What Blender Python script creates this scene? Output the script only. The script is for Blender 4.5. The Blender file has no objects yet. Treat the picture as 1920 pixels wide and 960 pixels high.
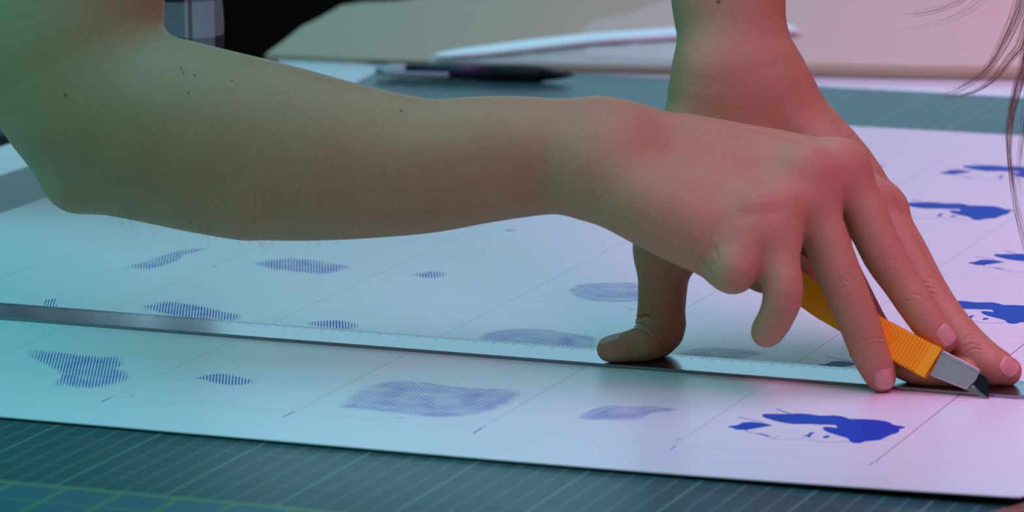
import bpy, bmesh, math, random
import numpy as np
from mathutils import Vector, Matrix

random.seed(7); rng = np.random.default_rng(7)
sc = bpy.context.scene
COL = sc.collection

# ------------------------------------------------------------------ camera
# Work in centimetres on the table (x along the steel ruler, y away from the camera, z up, mat top = 0),
# written to Blender in metres.
CM = 0.01
F_PX = 8000.0
PITCH = math.radians(10.595); YAW = math.radians(20.63)
CAM = np.array([80.0, -190.0, 42.2])
FWD = np.array([-math.sin(YAW)*math.cos(PITCH), math.cos(YAW)*math.cos(PITCH), -math.sin(PITCH)])
RGT = np.array([math.cos(YAW), math.sin(YAW), 0.0])
UPV = np.cross(RGT, FWD)
cd = bpy.data.cameras.new('camera'); cam = bpy.data.objects.new('camera', cd); COL.objects.link(cam)
cam.location = CAM*CM; cam.rotation_euler = (math.pi/2-PITCH, 0, YAW)
cd.sensor_fit = 'HORIZONTAL'; cd.sensor_width = 36; cd.lens = F_PX/1920*36
cd.clip_start = 0.1; cd.clip_end = 60
cd.dof.use_dof = True; cd.dof.focus_distance = 2.075; cd.dof.aperture_fstop = 15
sc.camera = cam

# ------------------------------------------------------------------ light
w = bpy.data.worlds.new('room_light'); sc.world = w; w.use_nodes = True
bg = w.node_tree.nodes['Background']; bg.inputs[0].default_value = (0.42, 0.47, 0.29, 1); bg.inputs[1].default_value = 0.20

def area(name, loc, target, size, color, power, spread=180):
    l = bpy.data.lights.new(name, 'AREA'); l.shape = 'RECTANGLE'; l.size, l.size_y = size
    l.color = color; l.energy = power; l.spread = math.radians(spread)
    o = bpy.data.objects.new(name, l); COL.objects.link(o)
    o.location = Vector(loc)
    o.rotation_euler = (Vector(target)-Vector(loc)).to_track_quat('-Z', 'Y').to_euler()
    return o
_c = CAM+FWD*205; _c[2] = 0; _f = np.array([-math.sin(YAW), math.cos(YAW), 0])
def strip_fill(name, lateral, height, along, size, color, power, spread=180, aim=0.0):
    p = (_c+RGT*lateral+_f*along)*CM; p[2] = height*CM
    l = area(name, p, p+np.array([0, 0, -1.0]), size, color, power, spread)
    l.rotation_euler = (Matrix.Rotation(YAW, 3, 'Z') @ Matrix.Rotation(math.radians(aim), 3, 'Y')).to_euler(); return l
strip_fill('tint_cyan', -65, 190, 40, (2.6, 3.0), (.02, .72, .98), 32)  # added overhead source; its colour tints the left of the scene cyan
def side_fill(name, lateral, along, height, aim, size, color, power):
    p = (_c+RGT*lateral+_f*along)*CM; p[2] = height*CM; q = (_c+RGT*aim)*CM
    return area(name, p, q, size, color, power)
side_fill('fill_cyan_side', -120, -18, 70, -38, (.8, .6), (.12, .80, .82), .85).data.spread = math.radians(66)  # added fill from the left, reaches the paper under the forearm
side_fill('fill_cyan_front', -62, -85, 130, -30, (.9, .7), (.02, .74, .92), .70).data.spread = math.radians(60)  # added fill from front left for the shaded paper
side_fill('fill_violet_front', 62, -75, 95, 40, (.6, .6), (1.0, .14, .60), .85).data.spread = math.radians(54)  # added violet fill, lifts the shade under the hands
strip_fill('tint_violet', 62, 95, 55, (.8, 2.4), (1.0, .13, .64), 5.2, 79)  # added violet source for the cyan-to-violet cast across the table
area('window_light', (-1.6, 5.6, 1.05), (0, .3, 0.3), (6.0, 1.7), (.40, .80, 1.0), 42)

vs = sc.view_settings
vs.view_transform = 'Standard'; vs.look = 'None'; vs.gamma = 1; vs.use_curve_mapping = False; vs.exposure = 0.0

# ------------------------------------------------------------------ helpers
def P(px, py, d):
    """point at camera distance d seen at photograph pixel (px, py)"""
    return CAM + d*(FWD + RGT*((px-960)/F_PX) - UPV*((py-480)/F_PX))
def T(px, py, z=0.0):
    r = FWD + RGT*((px-960)/F_PX) - UPV*((py-480)/F_PX)
    return CAM + r*((z-CAM[2])/r[2])
def depth(p): return float((np.asarray(p)-CAM) @ FWD)
def topx(p):
    q = np.asarray(p)-CAM; d = q @ FWD
    return 960+F_PX*(q @ RGT)/d, 480-F_PX*(q @ UPV)/d
DM = depth(T(1655, 735))          # reference distance: where the near middle fingertip meets the paper

def link(name, me, mat=None, parent=None):
    o = bpy.data.objects.new(name, me); COL.objects.link(o)
    if mat is not None and not me.materials: me.materials.append(mat)
    if parent: o.parent = parent
    return o
def tag(o, label=None, cat=None, group=None, kind=None):
    if label: o['label'] = label
    if cat: o['category'] = cat
    if group: o['group'] = group
    if kind: o['kind'] = kind
    return o
def empty(name, loc_cm):
    o = bpy.data.objects.new(name, None); COL.objects.link(o); o.location = Vector(np.asarray(loc_cm)*CM)
    o.empty_display_size = 0.02; return o
def keep(o, parent):
    """parent without moving"""
    bpy.context.view_layer.update()
    o.parent = parent; o.matrix_parent_inverse = Matrix.Translation(parent.location).inverted(); return o
def mesh_np(name, v, f, smooth=True):
    me = bpy.data.meshes.new(name)
    me.from_pydata((np.asarray(v)*CM).tolist(), [], [tuple(int(i) for i in q) for q in f]); me.update()
    if smooth: me.polygons.foreach_set('use_smooth', np.ones(len(me.polygons), bool))
    return me
def box_me(name, x0, x1, y0, y1, z0, z1, bevel=0.0, seg=2):
    bm = bmesh.new(); bmesh.ops.create_cube(bm, size=1)
    for v in bm.verts:
        v.co = Vector(((x0+x1)/2+v.co.x*(x1-x0), (y0+y1)/2+v.co.y*(y1-y0), (z0+z1)/2+v.co.z*(z1-z0)))*CM
    if bevel: bmesh.ops.bevel(bm, geom=bm.edges[:], offset=bevel*CM, segments=seg, affect='EDGES', profile=.5)
    me = bpy.data.meshes.new(name); bm.to_mesh(me); bm.free(); return me
def prism_me(name, poly, z0, z1, bevel=0):
    """poly: (n,2) outline in table cm, extruded"""
    bm = bmesh.new(); vs_ = [bm.verts.new((x*CM, y*CM, z1*CM)) for x, y in poly]
    f = bm.faces.new(vs_); f.normal_update()
    if f.normal.z < 0: f.normal_flip()
    if z1 > z0:
        r = bmesh.ops.extrude_face_region(bm, geom=[f])
        for e in r['geom']:
            if isinstance(e, bmesh.types.BMVert): e.co.z = z0*CM
        bmesh.ops.recalc_face_normals(bm, faces=bm.faces[:])
    bmesh.ops.triangulate(bm, faces=[g for g in bm.faces if len(g.verts) > 4])
    me = bpy.data.meshes.new(name); bm.to_mesh(me); bm.free(); return me
def lathe(name, prof, n=24):
    """prof: list of (x along axis, radius); axis = +x, cm"""
    v, f = [], []
    for x, r in prof:
        for i in range(n):
            a = 2*math.pi*i/n; v.append((x, r*math.cos(a), r*math.sin(a)))
    for j in range(len(prof)-1):
        for i in range(n):
            f.append((j*n+i, j*n+(i+1) % n, (j+1)*n+(i+1) % n, (j+1)*n+i))
    f.append(tuple(range(n))[::-1]); f.append(tuple((len(prof)-1)*n+i for i in range(n)))
    return mesh_np(name, v, f)
def tube_np(pts, rad, n=6):
    pts = np.asarray(pts, float); m = len(pts); v, f = [], []
    tg = np.gradient(pts, axis=0); tg /= np.linalg.norm(tg, axis=1)[:, None]+1e-9
    a = np.cross(tg[0], [0.31, 0.9, 0.2]); a /= np.linalg.norm(a)
    for i in range(m):
        a = a - tg[i]*(a @ tg[i]); a /= np.linalg.norm(a); b = np.cross(tg[i], a)
        r = rad[i] if hasattr(rad, '__len__') else rad
        for k in range(n):
            t = 2*math.pi*k/n; v.append(pts[i]+r*(math.cos(t)*a+math.sin(t)*b))
    for i in range(m-1):
        for k in range(n):
            f.append((i*n+k, i*n+(k+1) % n, (i+1)*n+(k+1) % n, (i+1)*n+k))
    return v, f
def crom(pts, n):
    pts = np.asarray(pts, float)
    q = np.vstack([2*pts[0]-pts[1], pts, 2*pts[-1]-pts[-2]]); out = []
    for i in range(1, len(q)-2):
        for t in np.arange(n)/n:
            a, b, c, d = q[i-1], q[i], q[i+1], q[i+2]
            out.append(.5*((2*b)+(c-a)*t+(2*a-5*b+4*c-d)*t*t+(3*b-a-3*c+d)*t**3))
    out.append(pts[-1]); return np.array(out)

# ------------------------------------------------------------------ materials
def mat(name, color=(.8, .8, .8), rough=.5, metal=0., spec=.5):
    m = bpy.data.materials.new(name); m.use_nodes = True
    b = m.node_tree.nodes['Principled BSDF']
    b.inputs['Base Color'].default_value = (*color, 1); b.inputs['Roughness'].default_value = rough
    b.inputs['Metallic'].default_value = metal; b.inputs['Specular IOR Level'].default_value = spec
    return m, m.node_tree.nodes, m.node_tree.links, b
def nd(N, typ, **kw):
    n = N.new(typ)
    for k, v in kw.items():
        if k in ('inp',):
            for a, b in v.items(): n.inputs[a].default_value = b
        else: setattr(n, k, v)
    return n
def mth(N, L, op, a, b=None, c=None, clamp=False):
    n = N.new('ShaderNodeMath'); n.operation = op; n.use_clamp = clamp
    for i, x in enumerate((a, b, c)):
        if x is None: continue
        if isinstance(x, (int, float)): n.inputs[i].default_value = x
        else: L.new(x, n.inputs[i])
    return n.outputs[0]
def mixc(N, L, fac, a, b, blend='MIX'):
    n = N.new('ShaderNodeMix'); n.data_type = 'RGBA'; n.blend_type = blend
    for s, x in ((n.inputs[0], fac), (n.inputs[6], a), (n.inputs[7], b)):
        if isinstance(x, (int, float)): s.default_value = x
        elif isinstance(x, tuple): s.default_value = (*x, 1)
        else: L.new(x, s)
    return n.outputs[2]
def bump(N, L, b, h, strength, dist):
    n = N.new('ShaderNodeBump'); n.inputs['Strength'].default_value = strength; n.inputs['Distance'].default_value = dist
    L.new(h, n.inputs['Height']); L.new(n.outputs[0], b.inputs['Normal'])
def noise(N, L, co, scale, detail=3, rough=.5):
    n = N.new('ShaderNodeTexNoise'); n.inputs['Scale'].default_value = scale; n.inputs['Detail'].default_value = detail
    n.inputs['Roughness'].default_value = rough; L.new(co, n.inputs['Vector']); return n.outputs[0]
def objco(N): return N.new('ShaderNodeTexCoord').outputs['Object']

def m_skin():
    m, N, L, b = mat('skin', rough=.52, spec=.35)
    co = objco(N)
    n1 = noise(N, L, co, 55, 4); n2 = noise(N, L, co, 420, 3, .6)
    base = mixc(N, L, mth(N, L, 'MULTIPLY', n1, .9, clamp=True), (.55, .30, .155), (.46, .235, .118))
    base = mixc(N, L, mth(N, L, 'MULTIPLY', mth(N, L, 'SUBTRACT', n2, .42, clamp=True), .9, clamp=True), base, (.40, .17, .10))
    at = nd(N, 'ShaderNodeAttribute', attribute_name='blush')
    base = mixc(N, L, mth(N, L, 'MULTIPLY', at.outputs['Fac'], .7), base, (.56, .215, .165))
    at2 = nd(N, 'ShaderNodeAttribute', attribute_name='mole')
    base = mixc(N, L, at2.outputs['Fac'], base, (.10, .035, .02))
    L.new(base, b.inputs['Base Color'])
    b.inputs['Subsurface Weight'].default_value = .14; b.inputs['Subsurface Radius'].default_value = (.009, .0045, .003)
    b.inputs['Subsurface Scale'].default_value = .6
    v = N.new('ShaderNodeTexVoronoi'); v.inputs['Scale'].default_value = 1100; L.new(co, v.inputs['Vector'])
    h = mth(N, L, 'ADD', mth(N, L, 'MULTIPLY', v.outputs['Distance'], .5), mth(N, L, 'MULTIPLY', n2, .8))
    bump(N, L, b, h, .28, .0006)
    return m
def m_nail():
    m, N, L, b = mat('nail', rough=.28, spec=.5)
    at = nd(N, 'ShaderNodeAttribute', attribute_name='edge')
    L.new(mixc(N, L, at.outputs['Fac'], (.66, .36, .29), (.82, .68, .58)), b.inputs['Base Color'])
    b.inputs['Subsurface Weight'].default_value = .15; b.inputs['Subsurface Radius'].default_value = (.004, .002, .001)
    return m
def m_paper(name, col, rough=.42, sc_=300):
    m, N, L, b = mat(name, col, rough, spec=.4)
    co = objco(N); n = noise(N, L, co, sc_, 3); n2 = noise(N, L, co, 6, 2)
    L.new(mixc(N, L, mth(N, L, 'MULTIPLY', n2, .35), col, tuple(c*.93 for c in col)), b.inputs['Base Color'])
    bump(N, L, b, n, .05, .0004); return m
def m_mat():
    m, N, L, b = mat('cutting_mat_green', rough=.40, spec=.5)
    co = objco(N); s = N.new('ShaderNodeSeparateXYZ'); L.new(co, s.inputs[0]); X, Y = s.outputs[0], s.outputs[1]
    def line(c, period, off, half):       # 1 on a printed line
        t = mth(N, L, 'SUBTRACT', c, off*CM); t = mth(N, L, 'DIVIDE', t, period*CM); t = mth(N, L, 'ADD', t, 1000.5)
        t = mth(N, L, 'ABSOLUTE', mth(N, L, 'SUBTRACT', mth(N, L, 'FRACT', t), .5))
        return mth(N, L, 'LESS_THAN', t, half/period)
    x0, y0 = -3.95, -26.1
    thin = mth(N, L, 'MAXIMUM', line(X, 1, x0, .040), mth(N, L, 'MULTIPLY', line(Y, 1, y0, .030), .4))
    bold = mth(N, L, 'MAXIMUM', line(X, 5, x0, .055), mth(N, L, 'MULTIPLY', line(Y, 5, y0, .05), .45))
    inner = mth(N, L, 'GREATER_THAN', Y, -34.3*CM)                      # centimetre field
    cmf = mth(N, L, 'MULTIPLY', mth(N, L, 'MAXIMUM', mth(N, L, 'MULTIPLY', thin, .55), mth(N, L, 'MULTIPLY', bold, .8)), inner)
    n1 = noise(N, L, co, 14, 3)
    base = mixc(N, L, n1, (.017, .070, .068), (.024, .090, .088))
    outer = mth(N, L, 'SUBTRACT', 1.0, inner)
    base = mixc(N, L, outer, base, (.030, .125, .150))
    base = mixc(N, L, cmf, base, (.16, .30, .31))
    yl = mth(N, L, 'COMPARE', Y, -34.55*CM, .22*CM)
    inch = mth(N, L, 'MULTIPLY', line(X, 2.54, x0+.6, .11), outer)
    inch2 = mth(N, L, 'MULTIPLY', line(Y, 2.54, -34.55, .08), outer)
    yy = mth(N, L, 'MAXIMUM', yl, mth(N, L, 'MAXIMUM', inch, inch2))
    base = mixc(N, L, mth(N, L, 'MULTIPLY', yy, .55), base, (.22, .30, .05))
    L.new(base, b.inputs['Base Color'])
    bump(N, L, b, noise(N, L, co, 900, 2), .15, .0004); return m
def m_steel():
    m, N, L, b = mat('brushed_steel', (.75, .76, .78), .3, 1.0)
    co = objco(N); mp = nd(N, 'ShaderNodeMapping'); mp.inputs['Scale'].default_value = (1, 9, 1); L.new(co, mp.inputs[0])
    n = noise(N, L, mp.outputs[0], 260, 4, .65); n2 = noise(N, L, co, 700, 2)
    L.new(mth(N, L, 'ADD', mth(N, L, 'MULTIPLY', n, .16), .14), b.inputs['Roughness'])
    L.new(mixc(N, L, n2, (.24, .23, .26), (.35, .34, .37)), b.inputs['Base Color'])
    bump(N, L, b, n2, .12, .0003); return m
def m_half(name, col, ang, period, rings=False):
    """printed halftone: fine ink lines of varying density on the card"""
    m = bpy.data.materials.new(name); m.use_nodes = True; N, L = m.node_tree.nodes, m.node_tree.links
    b = N['Principled BSDF']; out = N['Material Output']
    b.inputs['Base Color'].default_value = (*col, 1); b.inputs['Roughness'].default_value = .5; b.inputs['Specular IOR Level'].default_value = .15
    co = objco(N); s = N.new('ShaderNodeSeparateXYZ'); L.new(co, s.inputs[0])
    t = mth(N, L, 'ADD', mth(N, L, 'MULTIPLY', s.outputs[0], math.cos(ang)), mth(N, L, 'MULTIPLY', s.outputs[1], math.sin(ang)))
    t = mth(N, L, 'SINE', mth(N, L, 'MULTIPLY', t, 2*math.pi/(period*CM)))
    t = mth(N, L, 'ADD', mth(N, L, 'MULTIPLY', t, .5), .5)
    at = nd(N, 'ShaderNodeAttribute', attribute_name='ink_amount')
    n = noise(N, L, co, 75, 2)
    dens = mth(N, L, 'MULTIPLY', at.outputs['Fac'], mth(N, L, 'ADD', mth(N, L, 'MULTIPLY', n, 1.7), .15))
    th = mth(N, L, 'MULTIPLY', mth(N, L, 'SUBTRACT', mth(N, L, 'ADD', mth(N, L, 'MULTIPLY', t, .9), mth(N, L, 'MULTIPLY', dens, .72)), .92), 2.4, clamp=True)
    th = mth(N, L, 'MULTIPLY', th, .72)
    tr = N.new('ShaderNodeBsdfTransparent'); mx = N.new('ShaderNodeMixShader')
    L.new(th, mx.inputs[0]); L.new(tr.outputs[0], mx.inputs[1]); L.new(b.outputs[0], mx.inputs[2]); L.new(mx.outputs[0], out.inputs[0])
    return m
M_SKIN = m_skin(); M_NAIL = m_nail()
M_CARD = m_paper('white_card', (.80, .80, .80), .38)
M_EDGE = m_paper('card_edge_tan', (.30, .24, .20), .7)
M_TABLE = m_paper('white_laminate', (.90, .90, .90), .26)
M_KRAFT = m_paper('kraft_paper', (.66, .49, .31), .6, 120)
M_KRAFT2 = m_paper('pale_kraft_paper', (.80, .66, .48), .6, 120)
M_MAT = m_mat(); M_STEEL = m_steel()
M_INK = mat('blue_ink', (.008, .055, .46), .5, spec=.12)[0]
M_HALF = [m_half('halftone_blue', (.02, .10, .60), 0.41, .15), m_half('halftone_violet', (.04, .10, .60), .53, .12), m_half('halftone_violet_dense', (.025, .05, .60), .55, .085)]
M_LINE = mat('cut_line_grey', (.05, .06, .07), .8)[0]
M_BLACKPL = mat('black_plastic', (.010, .010, .012), .42)[0]
M_DARK = mat('dark_floor', (.008, .009, .010), .8)[0]
M_WALL = mat('dark_wall', (.012, .013, .015), .85)[0]

# ------------------------------------------------------------------ room, table, mat
tag(link('floor', box_me('floor', -420, 420, -330, 620, -80, -75.5), M_DARK), kind='structure')
tag(link('wall_back', box_me('wall_back', -420, 420, 620, 630, -80, 200), M_WALL), kind='structure')

tbl = empty('work_table', (0, 60, -75.5))
tag(tbl, 'white laminate work table under the green cutting mat', 'table')
keep(link('table_top', box_me('table_top', -43.5, 95, -75, 195, -3.3, -.3, .25), M_TABLE), tbl)
for lx in (-38, 89):
    for ly in (-69, 189):
        keep(link('leg', box_me('leg', lx-2.5, lx+2.5, ly-2.5, ly+2.5, -75.5, -3.3, .2), M_STEEL), tbl)

cm_ = link('cutting_mat', box_me('cutting_mat', -37.4, 62, -52, 87.5, -.3, 0, .04), M_MAT)
tag(cm_, 'dark green cutting mat with pale centimetre grid and yellow border line', 'cutting mat')

# ------------------------------------------------------------------ printed sheet cut into cards
sheet = empty('printed_sheet', (4.5, 23, 0))
tag(sheet, 'large white sheet of blue portrait prints being cut into cards on the mat', 'printed sheet')
CT = .055                                   # card thickness
XL = [-31.2+9.022*k for k in range(8)]      # column cuts
YL = [-18.4+13.92*k for k in range(7)]      # row cuts
g = .012
cards = {}
def card_me(x0, x1, y0, y1, lift=None):
    return box_me('card', x0, x1, y0, y1, .002, CT)
for c in range(7):
    for r in range(6):
        gx0, gx1, gy0, gy1 = g, g, g, g
        me = card_me(XL[c]+gx0, XL[c+1]-gx1, YL[r]+gy0, YL[r+1]-gy1)
        o = link('card', me, M_CARD); keep(o, sheet); cards[c, r] = o
        if (c, r) == (3, 4): o.rotation_euler.z = 0.0
# the open cut corners at the back right
cards[4, 4].data = box_me('card', XL[4]+g, XL[5]-.02, YL[4]-.0+.34, YL[5]-g, .002, CT); cards[4, 4].data.materials.append(M_CARD)
cards[4, 3].data = box_me('card', XL[4]+g, XL[5]-.02, YL[3]+g, YL[4]-.20, .002, CT); cards[4, 3].data.materials.append(M_CARD)
cards[3, 5].data = box_me('card', XL[3]+g, XL[4]-.25, YL[5]+.30, YL[6]-g, .002, CT); cards[3, 5].data.materials.append(M_CARD)
# margins: front edge is sprung up a little from the mat, right and back lie flat
def strip(x0, x1, y0, y1, nx, ny, zf):
    v, f = [], []
    for s_ in (0, 1):
        for j in range(ny+1):
            for i in range(nx+1):
                x = x0+(x1-x0)*i/nx; y = y0+(y1-y0)*j/ny
                v.append((x, y, zf(x, y)+(CT if s_ == 0 else .002)))
    n = (nx+1)*(ny+1)
    for j in range(ny):
        for i in range(nx):
            a = j*(nx+1)+i; f.append((a, a+1, a+nx+2, a+nx+1)); f.append((n+a, n+a+nx+1, n+a+nx+2, n+a+1))
    for i in range(nx):
        f.append((i, n+i, n+i+1, i+1)); b = ny*(nx+1)+i; f.append((b, b+1, n+b+1, n+b))
    for j in range(ny):
        a = j*(nx+1); f.append((a, a+nx+1, n+a+nx+1, n+a)); a += nx; f.append((a, n+a, n+a+nx+1, a+nx+1))
    return mesh_np('margin', v, f, False)
def zlift(x, y):
    t = max(0, min(1, (-18.4-y)/5.7)); c = max(0, min(1, (x-14)/26))
    return t*t*(.10+.34*c*c)
keep(link('margin', strip(-31.2, 39.7, -24.1, -18.4-.012, 70, 10, zlift), M_CARD), sheet)
keep(link('margin', box_me('margin', 32.0-.0, 39.7, -18.39, 71, .002, CT), M_CARD), sheet)
keep(link('margin', box_me('margin', -31.2, 32.0-.01, YL[6]+.012, 71, .002, CT), M_CARD), sheet)
# --- prints (flat ink on the cards)
ZI = CT+.004
def t2(px, py): return T(px, py, CT)[:2]
def sheet_kid(name, me, m): return keep(link(name, me, m), sheet)
OZ = (1380, 740); SZ = 1920/340
def z3(l): return np.array([t2(OZ[0]+x/SZ, OZ[1]+y/SZ) for x, y in l])
HAIR = z3([(275,215),(300,205),(420,205),(560,205),(640,200),(720,202),(800,210),(870,222),(960,222),(1050,220),(1110,228),(1160,240),(1200,258),(1300,258),(1400,262),(1500,268),(1580,280),(1640,300),(1660,318),(1720,328),(1795,342),(1770,358),(1725,368),(1735,385),(1700,408),(1640,425),(1590,450),(1530,480),(1460,488),(1370,495),(1310,515),(1240,512),(1205,495),(1195,472),(1160,455),(1080,432),(990,405),(935,380),(915,348),(960,340),(1060,352),(1075,340),(1050,322),(980,318),(900,318),(800,312),(700,312),(610,312),(520,300),(440,285),(380,268),(320,250),(285,235)])
TAIL = z3([(-85,345),(-60,330),(0,325),(40,312),(70,295),(150,288),(280,300),(390,325),(250,350),(120,372),(105,388),(92,372),(40,374),(-10,366),(-40,350)])
EYE = z3([(700,440),(760,425),(785,400),(845,400),(805,418),(775,460),(755,442)])
MOUTH = z3([(915,452),(945,435),(995,433),(988,452),(935,463)])
LIP = z3([(205,408),(262,412),(300,418),(330,430),(355,432),(335,443),(310,436),(295,424),(240,420)])
CHIN = z3([(425,440),(445,438),(440,446),(428,447)])
def stroke(l, wdt=.03):
    p = z3(l); tg = np.gradient(p, axis=0); n = np.stack([-tg[:, 1], tg[:, 0]], 1); n /= np.linalg.norm(n, axis=1)[:, None]
    return np.vstack([p+n*wdt, (p-n*wdt)[::-1]])
STROKES = [stroke([(100,385),(220,412),(330,440),(400,462),(440,478),(560,478),(700,472),(800,480),(900,500),(1000,506),(1195,495)], .022),
           stroke([(430,152),(500,178),(580,205)], .045), stroke([(20,238),(150,262),(280,292)], .03)]
def portrait_me(hr=1.0):
    bm = bmesh.new()
    for poly in (HAIR, TAIL, EYE, MOUTH, LIP, CHIN, *STROKES):
        f = bm.faces.new([bm.verts.new((x*CM, y*CM, ZI*CM)) for x, y in poly]); f.normal_update()
        if f.normal.z < 0: f.normal_flip()
    bmesh.ops.triangulate(bm, faces=bm.faces[:])
    me = bpy.data.meshes.new('portrait_print'); bm.to_mesh(me); bm.free(); return me
pm = portrait_me(); pm.materials.append(M_INK)
for dc, dr in ((0,0),(0,1),(0,2),(0,3),(-1,4),(-1,5),(0,4),(0,5)):
    o = bpy.data.objects.new('portrait_print', pm); COL.objects.link(o); keep(o, sheet)
    o.location = o.location+Vector((dc*9.022*CM, dr*13.92*CM, 0))
def blob(poly, m, name='halftone_print', ringed=False):
    p = np.array([t2(*q) for q in poly]); p = crom(np.vstack([p, p[:1]]), 4)[:-1]
    c = p.mean(0); sc2 = [1, .86, .7, .5, .3]; dn = [.05, .55, .78, .8, .85] if not ringed else [.15, .72, .60, .85, .62]
    v, f, d = [], [], []; n = len(p)
    for s_, q in zip(sc2, dn):
        for a in p: v.append((*(c+(a-c)*s_), ZI)); d.append(q*(.8+.4*rng.random()))
    v.append((*c, ZI)); d.append(.7)
    for j in range(len(sc2)-1):
        for i in range(n): f.append((j*n+i, (j+1)*n+i, (j+1)*n+(i+1) % n, j*n+(i+1) % n))
    for i in range(n): f.append(((len(sc2)-1)*n+i, len(v)-1, (len(sc2)-1)*n+(i+1) % n))
    me = mesh_np(name, v, f, False)
    at = me.attributes.new('ink_amount', 'FLOAT', 'POINT'); at.data.foreach_set('value', np.array(d, 'f'))
    return sheet_kid(name, me, m)
H0, H1, H2 = M_HALF
blob([(42,664),(60,655),(120,660),(160,664),(200,667),(228,668),(236,684),(225,690),(245,700),(248,712),(225,722),(180,730),(130,728),(95,724),(112,706),(100,695),(72,680)], H0)
blob([(362,709),(385,702),(420,700),(455,707),(480,715),(462,722),(430,723),(395,717)], H0)
blob([(628,765),(655,742),(690,722),(740,713),(800,716),(870,726),(940,728),(982,734),(965,752),(930,770),(880,780),(820,784),(740,776),(670,768)], H1, ringed=True)
blob([(1075,785),(1100,770),(1140,760),(1180,762),(1220,761),(1275,768),(1225,775),(1200,787),(1150,789),(1110,788)], H2, ringed=True)
blob([(75,582),(80,565),(92,559),(108,560),(106,578),(95,590)], H0)
blob([(255,574),(290,566),(330,565),(380,574),(430,585),(457,592),(445,602),(400,603),(350,596),(300,588)], H0)
blob([(568,606),(600,601),(640,600),(665,606),(678,613),(650,619),(610,617)], H0)
blob([(885,640),(905,625),(950,617),(1010,616),(1070,624),(1120,634),(1118,655),(1060,655),(980,648),(920,644)], H1, ringed=True)
blob([(1262,668),(1290,655),(1330,651),(1370,653),(1410,656),(1435,662),(1400,672),(1360,677),(1310,676)], H2, ringed=True)
blob([(225,504),(260,493),(300,480),(345,467),(395,465),(350,474),(340,486),(310,498),(270,507)], H0)
blob([(465,494),(500,487),(545,483),(600,488),(645,496),(672,502),(640,510),(605,515),(560,511),(510,507)], H0)
blob([(765,515),(790,511),(812,508),(842,514),(825,521),(800,522)], H0)
blob([(1062,545),(1080,534),(1120,530),(1180,529),(1230,535),(1235,560),(1180,567),(1120,566),(1075,556)], H1, ringed=True)
blob([(940,432),(955,430),(972,432),(955,434)], H0)
blob([(1630,312),(1645,307),(1662,309),(1648,315)], H2)
# little registration ticks in the front margin and beside the prints
TICKS = [((190,754),(209,745)),((533,781),(551,772)),((887,813),(904,802)),((1254,845),(1268,836)),((1628,874),(1638,867)),((244,742),(252,741)),((398,499),(407,501)),((747,784),(757,783)),((1268,824),(1277,822)),((1181,580),(1190,579))]
for a, b in TICKS:
    p, q = t2(*a), t2(*b); d = (q-p)/np.linalg.norm(q-p); n = np.array([-d[1], d[0]])*.03
    sheet_kid('tick_mark', prism_me('tick_mark', [p-n, q-n, q+n, p+n], ZI, ZI), M_HALF[0] if False else M_INK)

# ------------------------------------------------------------------ steel ruler
rul = empty('steel_ruler', (5, -2.7, CT)); RZ0, RZ1 = CT+.01, CT+.16
tag(rul, 'long steel ruler pressed flat on the printed sheet', 'ruler')
def ruler_body():
    x0, x1, y0, y1 = -27.5, 35.0, -4.25, -1.05; pts = []
    for cx, cy, a0 in ((x1-.45, y0+.45, -90), (x1-.45, y1-.45, 0)):
        for k in range(7): a = math.radians(a0+15*k); pts.append((cx+.45*math.cos(a), cy+.45*math.sin(a)))
    pts += [(x0, y1), (x0, y0)]
    me = prism_me('blade', pts, RZ0, RZ1); return me
rb = keep(link('blade', ruler_body(), M_STEEL), rul)
bv = rb.modifiers.new('bevel', 'BEVEL'); bv.width = .0004; bv.segments = 2; bv.limit_method = 'ANGLE'
M_ETCH = mat('etched_black', (.06, .065, .07), .5, .6)[0]
def ticks_me():
    v, f = [], []
    for k in range(0, 600):
        x = 34.2-k*.1
        ln = .85 if k % 10 == 0 else (.6 if k % 5 == 0 else .38)
        a = len(v); hw = .012
        v += [(x-hw, -1.1-ln, RZ1+.002), (x+hw, -1.1-ln, RZ1+.002), (x+hw, -1.12, RZ1+.002), (x-hw, -1.12, RZ1+.002)]; f.append((a, a+1, a+2, a+3))
    return mesh_np('graduation', v, f, False)
tag(keep(link('graduation', ticks_me(), M_ETCH), rul), kind='stuff')

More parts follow.
